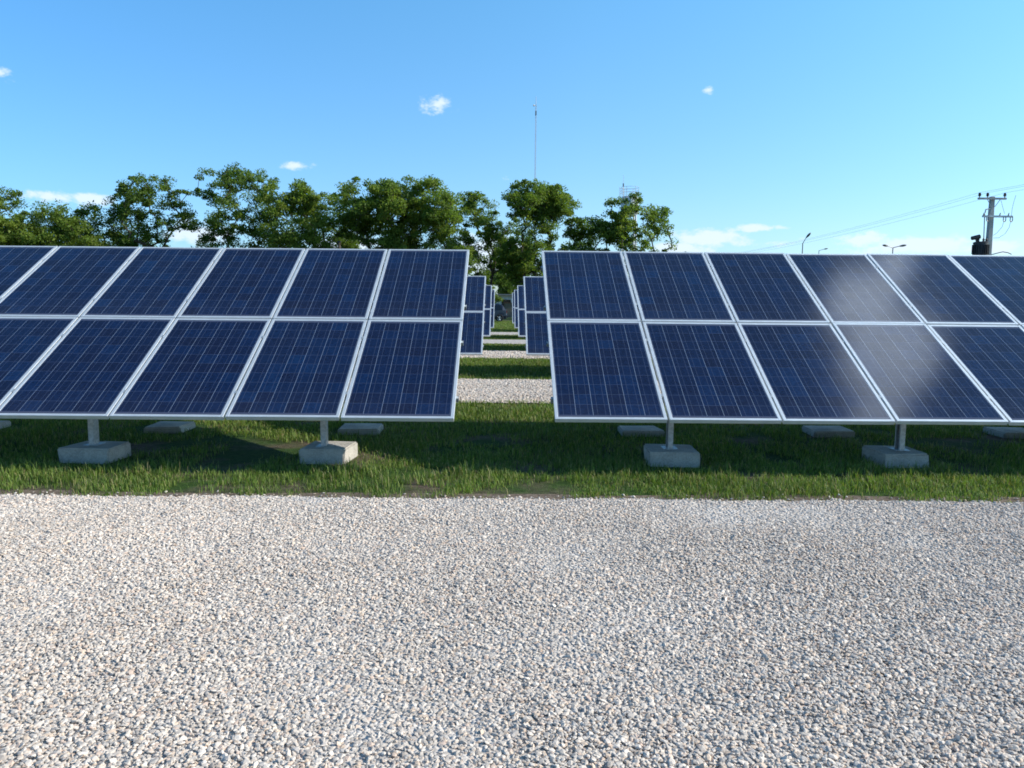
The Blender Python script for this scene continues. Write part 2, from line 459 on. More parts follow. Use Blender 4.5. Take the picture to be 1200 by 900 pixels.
# loose stones
PAL = np.array([(.53, .495, .470), (.49, .455, .435), (.44, .415, .402), (.37, .358, .360), (.50, .42, .360), (.475, .39, .348), (.33, .305, .295), (.575, .54, .515)])
PW = np.array([.24, .23, .17, .09, .10, .07, .04, .06])
def stones(xy, size, zbase=.0):
    n = len(xy)
    t = (1+5**.5)/2
    ico = np.array([(-1,t,0),(1,t,0),(-1,-t,0),(1,-t,0),(0,-1,t),(0,1,t),(0,-1,-t),(0,1,-t),(t,0,-1),(t,0,1),(-t,0,-1),(-t,0,1)], float)
    ico /= np.linalg.norm(ico[0])
    fc = np.array([(0,11,5),(0,5,1),(0,1,7),(0,7,10),(0,10,11),(1,5,9),(5,11,4),(11,10,2),(10,7,6),(7,1,8),(3,9,4),(3,4,2),(3,2,6),(3,6,8),(3,8,9),(4,9,5),(2,4,11),(6,2,10),(8,6,7),(9,8,1)])
    v = ico[None]*rng.uniform(.85, 1.12, (n, 12, 1))
    s = size*np.exp(np.clip(rng.normal(0, .32, n), -.7, .62))*.5
    ax = np.stack([s*rng.uniform(.9, 1.35, n), s*rng.uniform(.7, 1.05, n), s*rng.uniform(.34, .56, n)], 1)
    v = v*ax[:, None, :]
    q = rng.normal(size=(n, 4)); q[:, 1:3] *= .15
    q /= np.linalg.norm(q, axis=1, keepdims=True)
    w, x, y, z = q.T
    Rm = np.stack([np.stack([1-2*(y*y+z*z), 2*(x*y-z*w), 2*(x*z+y*w)], 1),
                   np.stack([2*(x*y+z*w), 1-2*(x*x+z*z), 2*(y*z-x*w)], 1),
                   np.stack([2*(x*z-y*w), 2*(y*z+x*w), 1-2*(x*x+y*y)], 1)], 1)
    v = np.einsum('nij,nkj->nki', Rm, v)
    zc = zbase + .008 + s*.35 + rng.uniform(0, size*.16, n) + (fnoise(xy[:, 0], xy[:, 1], 1.4, 60)-.5)*.02
    v += np.stack([xy[:, 0], xy[:, 1], zc], 1)[:, None, :]
    ci = rng.choice(len(PAL), n, p=PW/PW.sum())
    c = PAL[ci]*rng.uniform(.84, 1.14, (n, 1))*np.array([1.095, 1.02, .935])*(.90+.2*fnoise(xy[:, 0], xy[:, 1], .7, 62))[:, None]
    col = np.repeat(c[:, None, :], 12, 1)
    f = fc[None] + (np.arange(n)*12)[:, None, None]
    return v.reshape(-1, 3), f.reshape(-1, 3), col.reshape(-1, 3)
def scatter(x0, x1, y0, y1, sp):
    xs = np.arange(x0, x1, sp); ys = np.arange(y0, y1, sp)
    X, Y = np.meshgrid(xs, ys)
    P = np.stack([X.ravel(), Y.ravel()], 1) + rng.uniform(-.62, .62, (X.size, 2))*sp
    return P
def stone_field(P, size):
    return stones(P, size)
P = scatter(-5.6, 5.6, 1.9, 6.1, .0131)
P = P[np.abs(P[:, 0]) < P[:, 1]*.70+.75]
e = edge_y(5.73, P[:, 0], 1)
P = P[P[:, 1] < e + np.abs(rng.normal(0, .035, len(P))) - .02]
sets = [stones(P, .0182)]
Q = scatter(-5.6, 5.6, 1.9, 5.9, .019)
Q = Q[(np.abs(Q[:, 0]) < Q[:, 1]*.70+.75) & (Q[:, 1] < edge_y(5.73, Q[:, 0], 1))]
sets.append(stones(Q, .0135, .007))
for (y0, y1), hx, sp, sz, k in ((GRAVEL[1], 4.2, .025, .030, 1), (GRAVEL[2], 3.6, .04, .045, 2)):
    Q = scatter(-hx, hx, y0-.1, y1+.1, sp)
    Q = Q[(Q[:, 1] < edge_y(y1, Q[:, 0], 2*k+1)) & (Q[:, 1] > edge_y(y0, Q[:, 0], 2*k))]
    sets.append(stones(Q, sz))
# strays that rolled onto the grass edge
Q = np.stack([rng.uniform(-5.5, 5.5, 260), 5.76+np.abs(rng.normal(0, .08, 260))], 1)
sets.append(stones(Q, .016))
ofs = 0; V = []; Fc = []; Cc = []
for v_, f_, c_ in sets:
    V.append(v_); Fc.append(f_+ofs); Cc.append(c_); ofs += len(v_)
o = link(bpy.data.objects.new('gravel', np_mesh('gravel', np.concatenate(V), np.concatenate(Fc), M['stone'], np.concatenate(Cc))))
tag(o, 'pale crushed stone gravel covering the path in front of the panels', 'gravel', kind='stuff')

# grass blades
GP = np.array([(.072, .120, .020), (.098, .155, .025), (.132, .188, .033), (.165, .20, .048), (.22, .19, .085), (.052, .090, .018)])
GW = np.array([.24, .28, .22, .12, .04, .10])
def blades(P, h0, h1, w0):
    n = len(P)
    hn = fnoise(P[:, 0], P[:, 1], 2.2, 70)
    h = rng.uniform(h0, h1, n)*(.45+1.1*hn)*np.exp(rng.normal(0, .2, n))
    a = rng.uniform(0, 2*np.pi, n); lean = rng.uniform(.1, .85, n)
    side = np.stack([np.cos(a), np.sin(a), np.zeros(n)], 1); fw = np.stack([-np.sin(a), np.cos(a), np.zeros(n)], 1)
    w = (w0*rng.uniform(.7, 1.3, n))[:, None]
    base = np.stack([P[:, 0], P[:, 1], np.zeros(n)], 1)
    z = np.array([0, 0, 1.])
    mid = base + z*(h*.6)[:, None] + fw*(h*lean*.25)[:, None]
    tip = base + z*(h*(1-.3*lean))[:, None] + fw*(h*lean*.85)[:, None]
    v = np.stack([base-side*w/2, base+side*w/2, mid+side*w*.42, mid-side*w*.42, tip+side*w*.06, tip-side*w*.06], 1)
    i = (np.arange(n)*6)[:, None]
    f = np.concatenate([i+np.array([[0, 1, 2, 3]]), i+np.array([[3, 2, 4, 5]])])
    ci = rng.choice(len(GP), n, p=GW/GW.sum())
    tn = fnoise(P[:, 0], P[:, 1], .9, 75)[:, None]
    c = GP[ci]*rng.uniform(.8, 1.2, (n, 1))*(.84+.55*tn)
    dry = rng.random(n) < .09
    c[dry] = np.array([.26, .23, .11])*rng.uniform(.7, 1.2, (dry.sum(), 1))
    return v.reshape(-1, 3), f, np.repeat(c[:, None], 6, 1).reshape(-1, 3)
def lawn_pts(x0, x1, y0, y1, dens, edges=None, bare=.0):
    n = int((x1-x0)*(y1-y0)*dens)
    P = np.stack([rng.uniform(x0, x1, n), rng.uniform(y0, y1, n)], 1)
    for bx_ in (1.62, 3.875, 6.13, -1.73, -3.95, -6.17):
        for by_ in (7.22, 8.88):
            q = np.maximum(np.abs(P[:, 0]-bx_)-.25, np.abs(P[:, 1]-by_+.03)-.27)
            P = P[q > rng.uniform(-.02, .12, len(P))]
    patch = .36*np.exp(-(((P[:, 0]+2.9)/1.0)**2 + ((P[:, 1]-7.9)/.6)**2))
    keep = fnoise(P[:, 0], P[:, 1], 1.7, 80) + rng.normal(0, .07, len(P)) - patch > bare
    return P[keep]
sets = []
P = lawn_pts(-6.2, 6.4, 5.6, 7.4, 4600, bare=.34)
e = edge_y(5.73, P[:, 0], 1)
grow = np.clip((P[:, 1]-e)/.32, 0, 1)
bare_e = fnoise(P[:, 0], P[:, 1]*.6, 2.6, 85)
P = P[(P[:, 1] > e-.015) & (rng.random(len(P)) < .06 + .94*np.clip(grow*1.5 + (bare_e-.62)*4.0, 0, 1))]
sets.append(blades(P, .024, .070, .0054))
sets.append(blades(lawn_pts(-7.5, 8, 7.4, 9.6, 2000, bare=.36), .03, .07, .007))
sets.append(blades(lawn_pts(-9, 9.5, 9.6, 11.6, 1300, bare=.2), .03, .07, .009))
sets.append(blades(lawn_pts(-4.6, 4.6, 15.0, 20.8, 1000, bare=.2), .04, .08, .012))
sets.append(blades(lawn_pts(-3.5, 3.5, 24.2, 28.5, 750, bare=.2), .04, .08, .015))
sets.append(blades(lawn_pts(-3.2, 3.2, 32.2, 36.3, 500, bare=.2), .04, .08, .018))
sets.append(blades(lawn_pts(-4, 4, 40.8, 66, 260, bare=.2), .04, .10, .022))
# tall scattered tufts and seed stems
tufts = []
for _ in range(110):
    c = np.array([rng.uniform(-5.8, 6.0), rng.uniform(6.1, 6.85)])
    tufts.append(c + rng.normal(0, .035, (rng.integers(14, 34), 2)))
sets.append(blades(np.concatenate(tufts), .06, .125, .0055))
ofs = 0; V = []; Fc = []; Cc = []
for v_, f_, c_ in sets:
    V.append(v_); Fc.append(f_+ofs); Cc.append(c_); ofs += len(v_)
o = link(bpy.data.objects.new('grass', np_mesh('grass', np.concatenate(V), np.concatenate(Fc), M['grass'], np.concatenate(Cc))))
tag(o, 'short green grass growing in strips under the solar panels', 'grass', kind='stuff')

# ------------------------------------------------------------------ solar arrays
TILT = R(30)
PWID, PLEN, PITCH_X, VGAP, THK = .992, 1.65, 1.01, .02, .04
NCOL = 11
FRONT_Z = .52
FRAME = .028
mb = MB()
hx = PWID/2
mb.box((-hx, 0, -THK), (-hx+FRAME, PLEN, 0)); mb.box((hx-FRAME, 0, -THK), (hx, PLEN, 0))
mb.box((-hx+FRAME, 0, -THK), (hx-FRAME, FRAME, -.0004)); mb.box((-hx+FRAME, PLEN-FRAME, -THK), (hx-FRAME, PLEN, -.0004))
frame_me = mb.mesh('solar_panel', M['alu'])
bmx = bmesh.new(); bmx.from_mesh(frame_me)
bmesh.ops.bevel(bmx, geom=list(bmx.edges), offset=.0012, segments=1, affect='EDGES'); bmx.to_mesh(frame_me); bmx.free()
glass_me = MB().box((-hx+FRAME-.004, FRAME-.004, -.009), (hx-FRAME+.004, PLEN-FRAME+.004, -.003)).mesh('cell_glass', M['pv'])
WID = NCOL*PITCH_X - (PITCH_X-PWID)
rail_s = (.36, 1.30, PLEN+VGAP+.36, PLEN+VGAP+1.30)
mb = MB()
xa, xb, t = -WID/2-.022, WID/2+.022, .003
s0 = .02
for lo, hi in (((xa, -s0, -s0), (xb, s0, -s0+t)), ((xa, -s0, s0-t), (xb, s0, s0)), ((xa, -s0, -s0+t), (xb, -s0+t, s0-t)), ((xa, s0-t, -s0+t), (xb, s0, s0-t))):
    mb.box(lo, hi)
rail_me = mb.mesh('rail', M['steel'])
hollow_me = MB().box((-.004, -.0165, -.0165), (.004, .0165, .0165)).mesh('dark_hollow', M['dark_metal'])  # dark plug standing in for the shaded hollow of the open rail end
rafter_me = MB().box((-.025, .25, -.09), (.025, 3.05, 0)).mesh('rafter', M['steel'], bevel=.004)
def c_post(hgt):
    mb = MB(); w, d, t = .05, .10, .004
    mb.box((w/2-t, -d/2, 0), (w/2, d/2, hgt))
    mb.box((-w/2, -d/2, 0), (w/2-t, -d/2+t, hgt)); mb.box((-w/2, d/2-t, 0), (w/2-t, d/2, hgt))
    mb.box((-w/2, -d/2+t, 0), (-w/2+t, -d/2+.02, hgt)); mb.box((-w/2, d/2-.02, 0), (-w/2+t, d/2-t, hgt))
    mb.box((-.07, -.08, 0), (.07, .08, .006))
    return mb.mesh('post', M['steel'])
POST_Y = (.66, 2.32)
post_me = [c_post(FRONT_Z + y*math.tan(TILT) - .178/math.cos(TILT) - .138) for y in POST_Y]
def footing_mesh(seed, w, d, h):
    rg = random.Random(seed)
    bm = bmesh.new(); bmesh.ops.create_cube(bm, size=1)
    for v_ in bm.verts: v_.co = Vector((v_.co.x*w, v_.co.y*d, v_.co.z*h))
    for v_ in bm.verts: v_.co += Vector((rg.uniform(-.018, .018), rg.uniform(-.018, .018), rg.uniform(-.006, .006)))
    bmesh.ops.bevel(bm, geom=list(bm.edges), offset=.014, segments=2, affect='EDGES')
    bmesh.ops.triangulate(bm, faces=list(bm.faces))
    bmesh.ops.subdivide_edges(bm, edges=list(bm.edges), cuts=3, use_grid_fill=True)
    for v_ in bm.verts: v_.co += Vector((rg.uniform(-1, 1), rg.uniform(-1, 1), rg.uniform(-1, 1)))*.0018
    me = bpy.data.meshes.new('concrete_footing'); bm.to_mesh(me); bm.free()
    me.materials.append(M['concrete']); return me
foot_me = [footing_mesh(i, .44+.02*(i % 3), .44, .24) for i in range(5)]
clamp_me = MB().box((-.009, -.02, -.012), (.009, .02, -.004)).mesh('clamp', M['steel'])
tiltm = Matrix.Rotation(TILT, 4, 'X')
def sl(s, n): return Vector((0, s*math.cos(TILT) - n*math.sin(TILT), FRONT_Z + s*math.sin(TILT) + n*math.cos(TILT)))

def make_array(edge_x, side, y, label, posts, detail):
    cx = edge_x + side*WID/2
    root = empty('solar_array', (cx, y, 0), label, 'solar panels', 'solar arrays standing in rows')
    rg = random.Random(int(y*10)+side*7)
    for i in range(NCOL):
        x = -WID/2 + PWID/2 + i*PITCH_X
        for j in range(2):
            o = link(bpy.data.objects.new('solar_panel', frame_me), root)
            p_ = sl(j*(PLEN+VGAP), 0)
            o.location = (x + rg.uniform(-.0025, .0025), p_.y, p_.z + rg.uniform(-.002, .002))
            o.rotation_euler = (TILT + R(rg.uniform(-.14, .14)), R(rg.uniform(-.14, .14)), R(rg.uniform(-.06, .06)))
            link(bpy.data.objects.new('cell_glass', glass_me), o)
    for s in rail_s:
        o = link(bpy.data.objects.new('rail', rail_me), root); o.location = sl(s, -THK-.0225); o.rotation_euler = (TILT, 0, 0)
        for e_ in (-1, 1):
            c_ = link(bpy.data.objects.new('dark_hollow', hollow_me), o); c_.location = (e_*(WID/2+.014), 0, 0)
    if detail:
        for i in range(NCOL-1):
            x = -WID/2 + PWID + (PITCH_X-PWID)/2 + i*PITCH_X
            for s in rail_s:
                o = link(bpy.data.objects.new('clamp', clamp_me), root); q = sl(s, .004); o.location = (x, q.y, q.z); o.rotation_euler = (TILT, 0, 0)
    for k, px in enumerate(posts):
        x = px - cx
        o = link(bpy.data.objects.new('rafter', rafter_me), root); q = sl(0, -THK-.046); o.location = (x, q.y, q.z); o.rotation_euler = (TILT, 0, 0)
        for j, py in enumerate(POST_Y):
            o = link(bpy.data.objects.new('post', post_me[j]), root); o.location = (x, py, .138)
            fo = link(bpy.data.objects.new('concrete_footing', foot_me[(k*2+j+(side > 0)) % 5]), root)
            fo.location = (x - side*rg.uniform(-.02, .05), py+rg.uniform(-.03, .02), (.018, -.05)[j]+rg.uniform(-.006, .006))
            fo.rotation_euler = (0, 0, R(rg.uniform(-5, 5)))
    return root
ROWS = [6.56, 15.2, 23.95, 32.45, 40.9]
XL, XR = -.435, .46
LAB = [('big solar array filling the left side of the photo, nearest the camera', 'big solar array filling the right side of the photo, with cloud glare on its glass'),
       ('solar array partly hidden just behind the large left one, second row', 'solar array partly hidden just behind the large right one, second row'),
       ('solar array of the third row left of the central aisle', 'solar array of the third row right of the central aisle'),
       ('farthest solar array left of the aisle, beside the parked car', 'solar array of the fourth row right of the central aisle'),
       (None, 'farthest solar array right of the aisle, a thin sliver in the last row')]
for k, y in enumerate(ROWS):
    for side, ex, lab in ((-1, XL, LAB[k][0]), (1, XR, LAB[k][1])):
        if lab is None: continue
        if side < 0: posts = [-1.73-2.22*i for i in range(5)]
        else: posts = [1.62+2.255*i for i in range(5)]
        make_array(ex, side, y, lab, posts, k == 0)

# ------------------------------------------------------------------ trees
def nrm(v): return v/np.linalg.norm(v)
LP_ = np.array([(.054, .096, .021), (.080, .134, .025), (.116, .176, .030), (.152, .210, .036), (.182, .228, .044)])
def grow(seed, height, rx, ry, zbot, nclump, lpc, leaf, light, lean=0.0, trunks=1, clump_r=1.0, shape=1.0):
    """skeleton reaching for clump centres inside an uneven crown, leaf clumps on the tips"""
    g_ = np.random.default_rng(seed)
    zc = (height+zbot)/2; rz = (height-zbot)/2
    # uneven envelope: a few sub-lobes
    lobes = [(np.zeros(3), 1.0)]
    C = []
    nl = 6 + int(rx*1.5)
    lob = []
    for i in range(nl):
        a = g_.uniform(0, 2*np.pi); zz = g_.uniform(-.8, .75)
        rr = math.sqrt(max(0, 1-zz*zz*.8))*g_.uniform(.5, .82)
        lob.append((np.array([math.cos(a)*rr*rx, math.sin(a)*rr*ry, zz*rz]), g_.uniform(.36, .52)))
    lob.append((np.array([g_.uniform(-.25, .25)*rx, 0, .66*rz]), .36)); lob.append((np.zeros(3), .5))
    while len(C) < nclump:
        c, s = lob[g_.integers(len(lob))]
        d = nrm(g_.normal(size=3))*g_.uniform(.35, 1)**.5
        q = c + d*s*np.array([rx, ry, rz*.8])
        q[0] += lean*(q[2]+rz)
        q = q + np.array([0, 0, zc])
        if q[2] < zbot*.8 or q[2] > height-.3: continue
        C.append(q)
    C = np.array(C)
    nodes = []; par = []
    roots = []
    for t in range(trunks):
        bx = (t-(trunks-1)/2)*.7 + g_.uniform(-.1, .1)
        prev = -1
        nseg = 5; ztop = zbot + rz*g_.uniform(.25, .5)
        for i in range(nseg+1):
            f = i/nseg
            q = np.array([bx*(1+f*1.2) + lean*f*3 + g_.normal(0, .10)*f, g_.normal(0, .12)*f, f*ztop - .2*(i == 0)])
            nodes.append(q); par.append(prev); prev = len(nodes)-1
    order = np.argsort(np.linalg.norm(C - np.array([0, 0, zbot]), axis=1))
    for ci in order:
        q = C[ci]; A = np.array(nodes)
        dd = np.linalg.norm(A-q, axis=1) + np.clip(A[:, 2]-q[2]+.3, 0, None)*1.8 + (A[:, 2] < zbot*.6)*50
        j = int(np.argmin(dd)); a = A[j]
        steps = max(1, int(np.linalg.norm(q-a)/.9))
        prev = j
        for i in range(1, steps+1):
            f = i/steps
            w = a + (q-a)*f + np.array([0, 0, .18*math.sin(f*math.pi)*np.linalg.norm(q-a)]) + (g_.normal(0, .10, 3) if i < steps else 0)
            nodes.append(w); par.append(prev); prev = len(nodes)-1
    nodes = np.array(nodes); cnt = np.zeros(len(nodes))
    ch = np.zeros(len(nodes))
    for i in range(len(nodes)-1, -1, -1):
        if ch[i] == 0: cnt[i] = 1
        if par[i] >= 0: cnt[par[i]] += cnt[i]; ch[par[i]] += 1
    rad = .0175*np.sqrt(cnt)*1.15 + .006
    tb = MB()
    for i in range(len(nodes)):
        if par[i] >= 0: tb.tube(nodes[par[i]], nodes[i], min(rad[par[i]], rad[i]*1.5), rad[i], 6, False)
    # leaves in clumps
    n = nclump*lpc
    cc = np.repeat(C, lpc, 0)
    rr = np.repeat(clump_r*g_.uniform(.45, 1.35, nclump), lpc)[:, None]
    d = g_.normal(size=(n, 3)); d /= np.linalg.norm(d, axis=1, keepdims=True)
    d *= g_.uniform(0, 1, (n, 1))**.45
    ctr = cc + d*rr*np.array([1.0, 1.0, .60])
    # drooping sprays
    ctr[:, 2] -= .18*np.linalg.norm(d[:, :2], axis=1)*rr[:, 0]
    nn = g_.normal(size=(n, 3)) + np.array([0, 0, .7]); nn /= np.linalg.norm(nn, axis=1, keepdims=True)
    tt = np.cross(nn, g_.normal(size=(n, 3))); tt /= np.linalg.norm(tt, axis=1, keepdims=True)
    bb = np.cross(nn, tt)
    sz = (leaf*np.exp(g_.normal(0, .3, n)))[:, None]
    v = np.stack([ctr-tt*sz*.5, ctr+bb*sz*.24, ctr+tt*sz*.5, ctr-bb*sz*.24], 1).reshape(-1, 3)
    f = np.arange(n*4).reshape(-1, 4)
    cl = np.repeat(g_.normal(light, .16, nclump), lpc) + g_.normal(0, .16, n)
    x = np.clip(cl, 0, .999)*(len(LP_)-1); i0 = x.astype(int); fr = (x-i0)[:, None]
    col = LP_[i0]*(1-fr) + LP_[i0+1]*fr
    return tb, (v, f, np.repeat(col[:, None], 4, 1).reshape(-1, 3))
def tree(px, dist, ytop, hw_px, zbot, nclump, lpc, light, label, seed, leaf=.195, trunks=1, lean=0.0, clump_r=1.0, name='tree', cat='tree', group='trees in the row beyond the panels', ry=None):
    top = at(px, ytop, dist)
    base = at(px, 350, dist)
    hw = hw_px/F_PX*dist*1.0
    root = empty(name, (base.x, dist, 0), label, cat, group)
    tb, (v, f, c) = grow(seed, top.z, hw*1.05, ry or hw*.9, zbot, int(nclump*2.3), int(lpc*.92), leaf, light, lean, trunks, clump_r*.74)
    tb.build('trunk', M['bark'], root, smooth=True)
    link(bpy.data.objects.new('crown', np_mesh('crown', v, f, M['leaf'], c)), root)
    return root
tree(-8, 74, 212, 40, 4.0, 60, 150, .42, 'loose tall tree cut off by the left edge of the photo', 1, clump_r=.95)
tree(30, 71, 243, 42, 2.0, 85, 190, .62, 'low dense yellowish tree at the far left, in front of taller ones', 2, clump_r=1.1)
tree(88, 73, 235, 42, 2.0, 80, 180, .5, 'low dense tree left of the cloud, second from the left edge', 3, clump_r=1.1)
tree(184, 75, 202, 47, 4.5, 88, 130, .26, 'dark airy tree with sky showing through, standing alone at left', 4, clump_r=.95, trunks=2)
tree(150, 78, 268, 30, 1.0, 42, 140, .45, 'low bushy tree filling the gap beside the dark airy tree', 5, clump_r=.9)
tree(277, 75, 190, 50, 4.0, 105, 150, .36, 'tallest tree of the left group, with a ragged pointed top', 6, clump_r=1.0, trunks=2)
tree(352, 73, 210, 44, 3.0, 100, 185, .60, 'dense light green round tree right of the tallest left tree', 7, clump_r=1.05)
tree(395, 80, 212, 30, 4.0, 55, 150, .36, 'darker narrow tree set back behind two light green trees', 8, clump_r=1.0)
tree(440, 73, 206, 44, 3.0, 115, 190, .54, 'broad dense green tree left of centre with flat top', 9, clump_r=1.1, trunks=2)
tree(503, 72, 204, 48, 3.0, 130, 200, .60, 'broadest bright green tree behind the right end of the left array', 10, clump_r=1.1)
tree(560, 78, 220, 41, 4.2, 84, 140, .44, 'thin tree with bare trunks showing above the aisle', 26, clump_r=.9, trunks=3)
tree(629, 74, 212, 42, 2.6, 150, 175, .58, 'bright green tree right of the aisle, under the thin mast', 12, clump_r=1.0)
tree(600, 110, 268, 27, 3.2, 95, 170, .28, 'dark tree set back behind the bright aisle tree, low crown', 17, clump_r=1.0)
tree(682, 77, 250, 38, 2.5, 70, 160, .42, 'low dark green tree between the aisle tree and the water tank', 13, clump_r=.95)
tree(737, 76, 222, 26, 4.0, 58, 150, .56, 'narrow upright tree in front of the white water tank', 14, clump_r=.9, trunks=2)
tree(765, 78, 233, 34, 4.0, 34, 95, .50, 'open tree with spreading bare limbs, rightmost of the row', 15, clump_r=.8, lean=.10)
tree(802, 92, 291, 14, 1.5, 18, 120, .4, 'small distant bush just topping the right array', 16, clump_r=.8)
SH = 'shrubs under the trees at the end of the aisle'
for i, (px, yt, hw, d, lg, lab) in enumerate(((546, 300, 24, 84, .3, 'dark shrub at the end of the aisle, left of the thin trunks'),
        (566, 322, 17, 83, .42, 'low lighter shrub behind the end of the last left array'),
        (592, 318, 14, 106, .34, 'shrub rising just above the roof of the parked car'),
        (613, 306, 19, 107, .2, 'darkest shrub rising behind the roof of the low white building'),
        (640, 304, 22, 86, .22, 'dark shrub hidden mostly by the right array, by the aisle'))):
    tree(px, d, yt, hw, .5 if px != 592 else 2.0, 40, 170, lg, lab, 40+i, clump_r=.8, name='shrub', cat='shrub', group=SH, trunks=3)

# ------------------------------------------------------------------ building and wall behind the car
b0 = at(583, 350, 96)
root = empty('building', (b0.x+8, 96, 0), 'low white building glimpsed behind the parked car at the end of the aisle', 'building')
mb = MB(); mb.box((-9, 0, 0), (9, 7, 2.62)); mb.build('wall', M['white_wall'], root)
MB().box((-9.3, -.4, 2.623), (9.3, 7.4, 2.78)).build('roof', M['roof'], root)
for x in (-6.9, -3.6, 3.2, 6.4):
    w = MB().box((x-.6, -.03, 1.0), (x+.6, .02, 2.1)).build('window', M['glass'], root)
    fr = MB()
    for lo, hi in (((x-.68, -.06, .92), (x+.68, -.0, 1.0)), ((x-.68, -.06, 2.1), (x+.68, 0, 2.18)), ((x-.68, -.06, 1.0), (x-.6, 0, 2.1)), ((x+.6, -.06, 1.0), (x+.68, 0, 2.1))): fr.box(lo, hi)
    fr.build('frame', M['alu'], w)
MB().box((-.5, -.04, 0), (.5, .02, 2.1)).build('door', M['brown_wall'], root)
w0 = at(600, 350, 88)
mb = MB(); mb.box((w0.x-.9, 88, 0), (w0.x+14, 88.2, 1.62)); mb.box((w0.x-.95, 87.95, 1.623), (w0.x+14.05, 88.25, 1.7))
tag(mb.build('garden_wall', M['brown_wall']), 'low brown brick wall behind the right end of the parked car', 'wall')

# ------------------------------------------------------------------ parked car (tail to the right)
cr = at(594.6, 350, 65)
root = empty('parked_car', (cr.x-1.95, 65, 0), 'dark blue hatchback parked beyond the last panels at the end of the aisle', 'car')
def loft(sections):
    """sections: list of rings (same count)"""
    mb = MB(); k = len(sections[0]); vs = [p for s_ in sections for p in s_]
    fs = []
    for i in range(len(sections)-1):
        for j in range(k):
            fs.append((i*k+j, i*k+(j+1) % k, (i+1)*k+(j+1) % k, (i+1)*k+j))
    fs += [tuple(range(k-1, -1, -1)), tuple(range((len(sections)-1)*k, len(sections)*k))]
    return mb.add(vs, fs)
# lower body and greenhouse as one shell, cross-sections along x
def ring(x, zb, zs, zr, wb, wr):
    return [(x, -wb, zb), (x, -wb-.02, zb+.25), (x, -wb, zs), (x, -wr, zr-.04), (x, -wr+.12, zr), (x, wr-.12, zr), (x, wr, zr-.04), (x, wb, zs), (x, wb+.02, zb+.25), (x, wb, zb)]
secs = [ring(-1.93, .38, .58, .62, .62, .58), ring(-1.80, .26, .72, .80, .76, .68), ring(-1.2, .22, .88, .93, .80, .72), ring(-.95, .22, .92, .99, .80, .72),
        ring(-.30, .22, .95, 1.50, .80, .60), ring(.3, .22, .96, 1.58, .80, .60), ring(1.2, .22, .98, 1.56, .80, .59), ring(1.55, .24, 1.0, 1.46, .79, .58),
        ring(1.84, .30, .95, 1.02, .76, .66), ring(1.94, .36, .70, .76, .70, .62)]
body = loft(secs).build('body', M['car'], root, smooth=False)
for sgn in (-1, 1):
    for (xa, xb, xc, xd) in ((-.66, .24, .24, -.26), (.31, .98, .98, .31), (1.05, 1.50, 1.36, 1.05)):
        y0, y1 = sgn*.792, sgn*.632
        z0, z1 = 1.0, 1.44
        def yy(z): return sgn*(.80 + (.60-.80)*(z-.96)/(1.54-.96) + .012)
        vs = [(xa, yy(z0), z0), (xb, yy(z0), z0), (xc, yy(z1), z1), (xd, yy(z1), z1)]
        vs2 = [(x_, y_-sgn*.03, z_) for x_, y_, z_ in vs]
        mb = MB().add(vs+vs2, [(0, 1, 2, 3), (7, 6, 5, 4), (0, 4, 5, 1), (1, 5, 6, 2), (2, 6, 7, 3), (3, 7, 4, 0)])
        mb.build('window', M['glass'], root)
    for x in (-1.2, 1.28):
        wb = MB()
        y = sgn*.74
        prof = [(.31, -.09), (.335, -.06), (.335, .06), (.31, .09), (.20, .09), (.20, -.09)]
        n = 24; vs = []; fs = []
        for r_, yo in prof:
            for i in range(n):
                t_ = 2*math.pi*i/n; vs.append((x+r_*math.cos(t_), y+yo, .335+r_*math.sin(t_)))
        kk = len(prof)
        for a_ in range(kk):
            for i in range(n):
                fs.append((a_*n+i, a_*n+(i+1) % n, ((a_+1) % kk)*n+(i+1) % n, ((a_+1) % kk)*n+i))
        wheel = empty('wheel', (0, 0, 0), None, None); wheel.parent = root
        wb.add(vs, fs); wb.build('tyre', M['tyre'], wheel)
        rm = MB(); rm.tube((x, y-sgn*.05, .335), (x, y+sgn*.055, .335), .2, .2, 20)
        for i in range(5):
            t_ = 2*math.pi*i/5
            rm.tube((x, y+sgn*.075, .335), (x+.19*math.cos(t_), y+sgn*.075, .335+.19*math.sin(t_)), .035, .025, 6)
        rm.build('rim', M['rim'], wheel)
    MB().box((1.78, sgn*.70-.05, .74), (1.93, sgn*.70+.05, .95)).build('tail_light', M['lens'], root)
    MB().box((-1.93, sgn*.58-.12, .60), (-1.80, sgn*.58+.12, .72)).build('headlight', M['rim'], root)
    MB().box((-.62, sgn*.86-.08, .98), (-.5, sgn*.86+.08, 1.1)).build('mirror', M['car'], root)
    MB().box((.12, sgn*.825-.012, .86), (.26, sgn*.825+.012, .885)).build('door_handle', M['dark_metal'], root)
MB().box((1.90, -.6, .36), (1.985, .6, .52)).build('bumper', M['dark_metal'], root)
vs = [(1.60, -.50, 1.40), (1.60, .50, 1.40), (1.83, .58, 1.06), (1.83, -.58, 1.06)]
MB().add(vs+[(a-.04, b, c-.03) for a, b, c in vs], [(0, 1, 2, 3), (7, 6, 5, 4), (0, 4, 5, 1), (1, 5, 6, 2), (2, 6, 7, 3), (3, 7, 4, 0)]).build('rear_window', M['glass'], root)

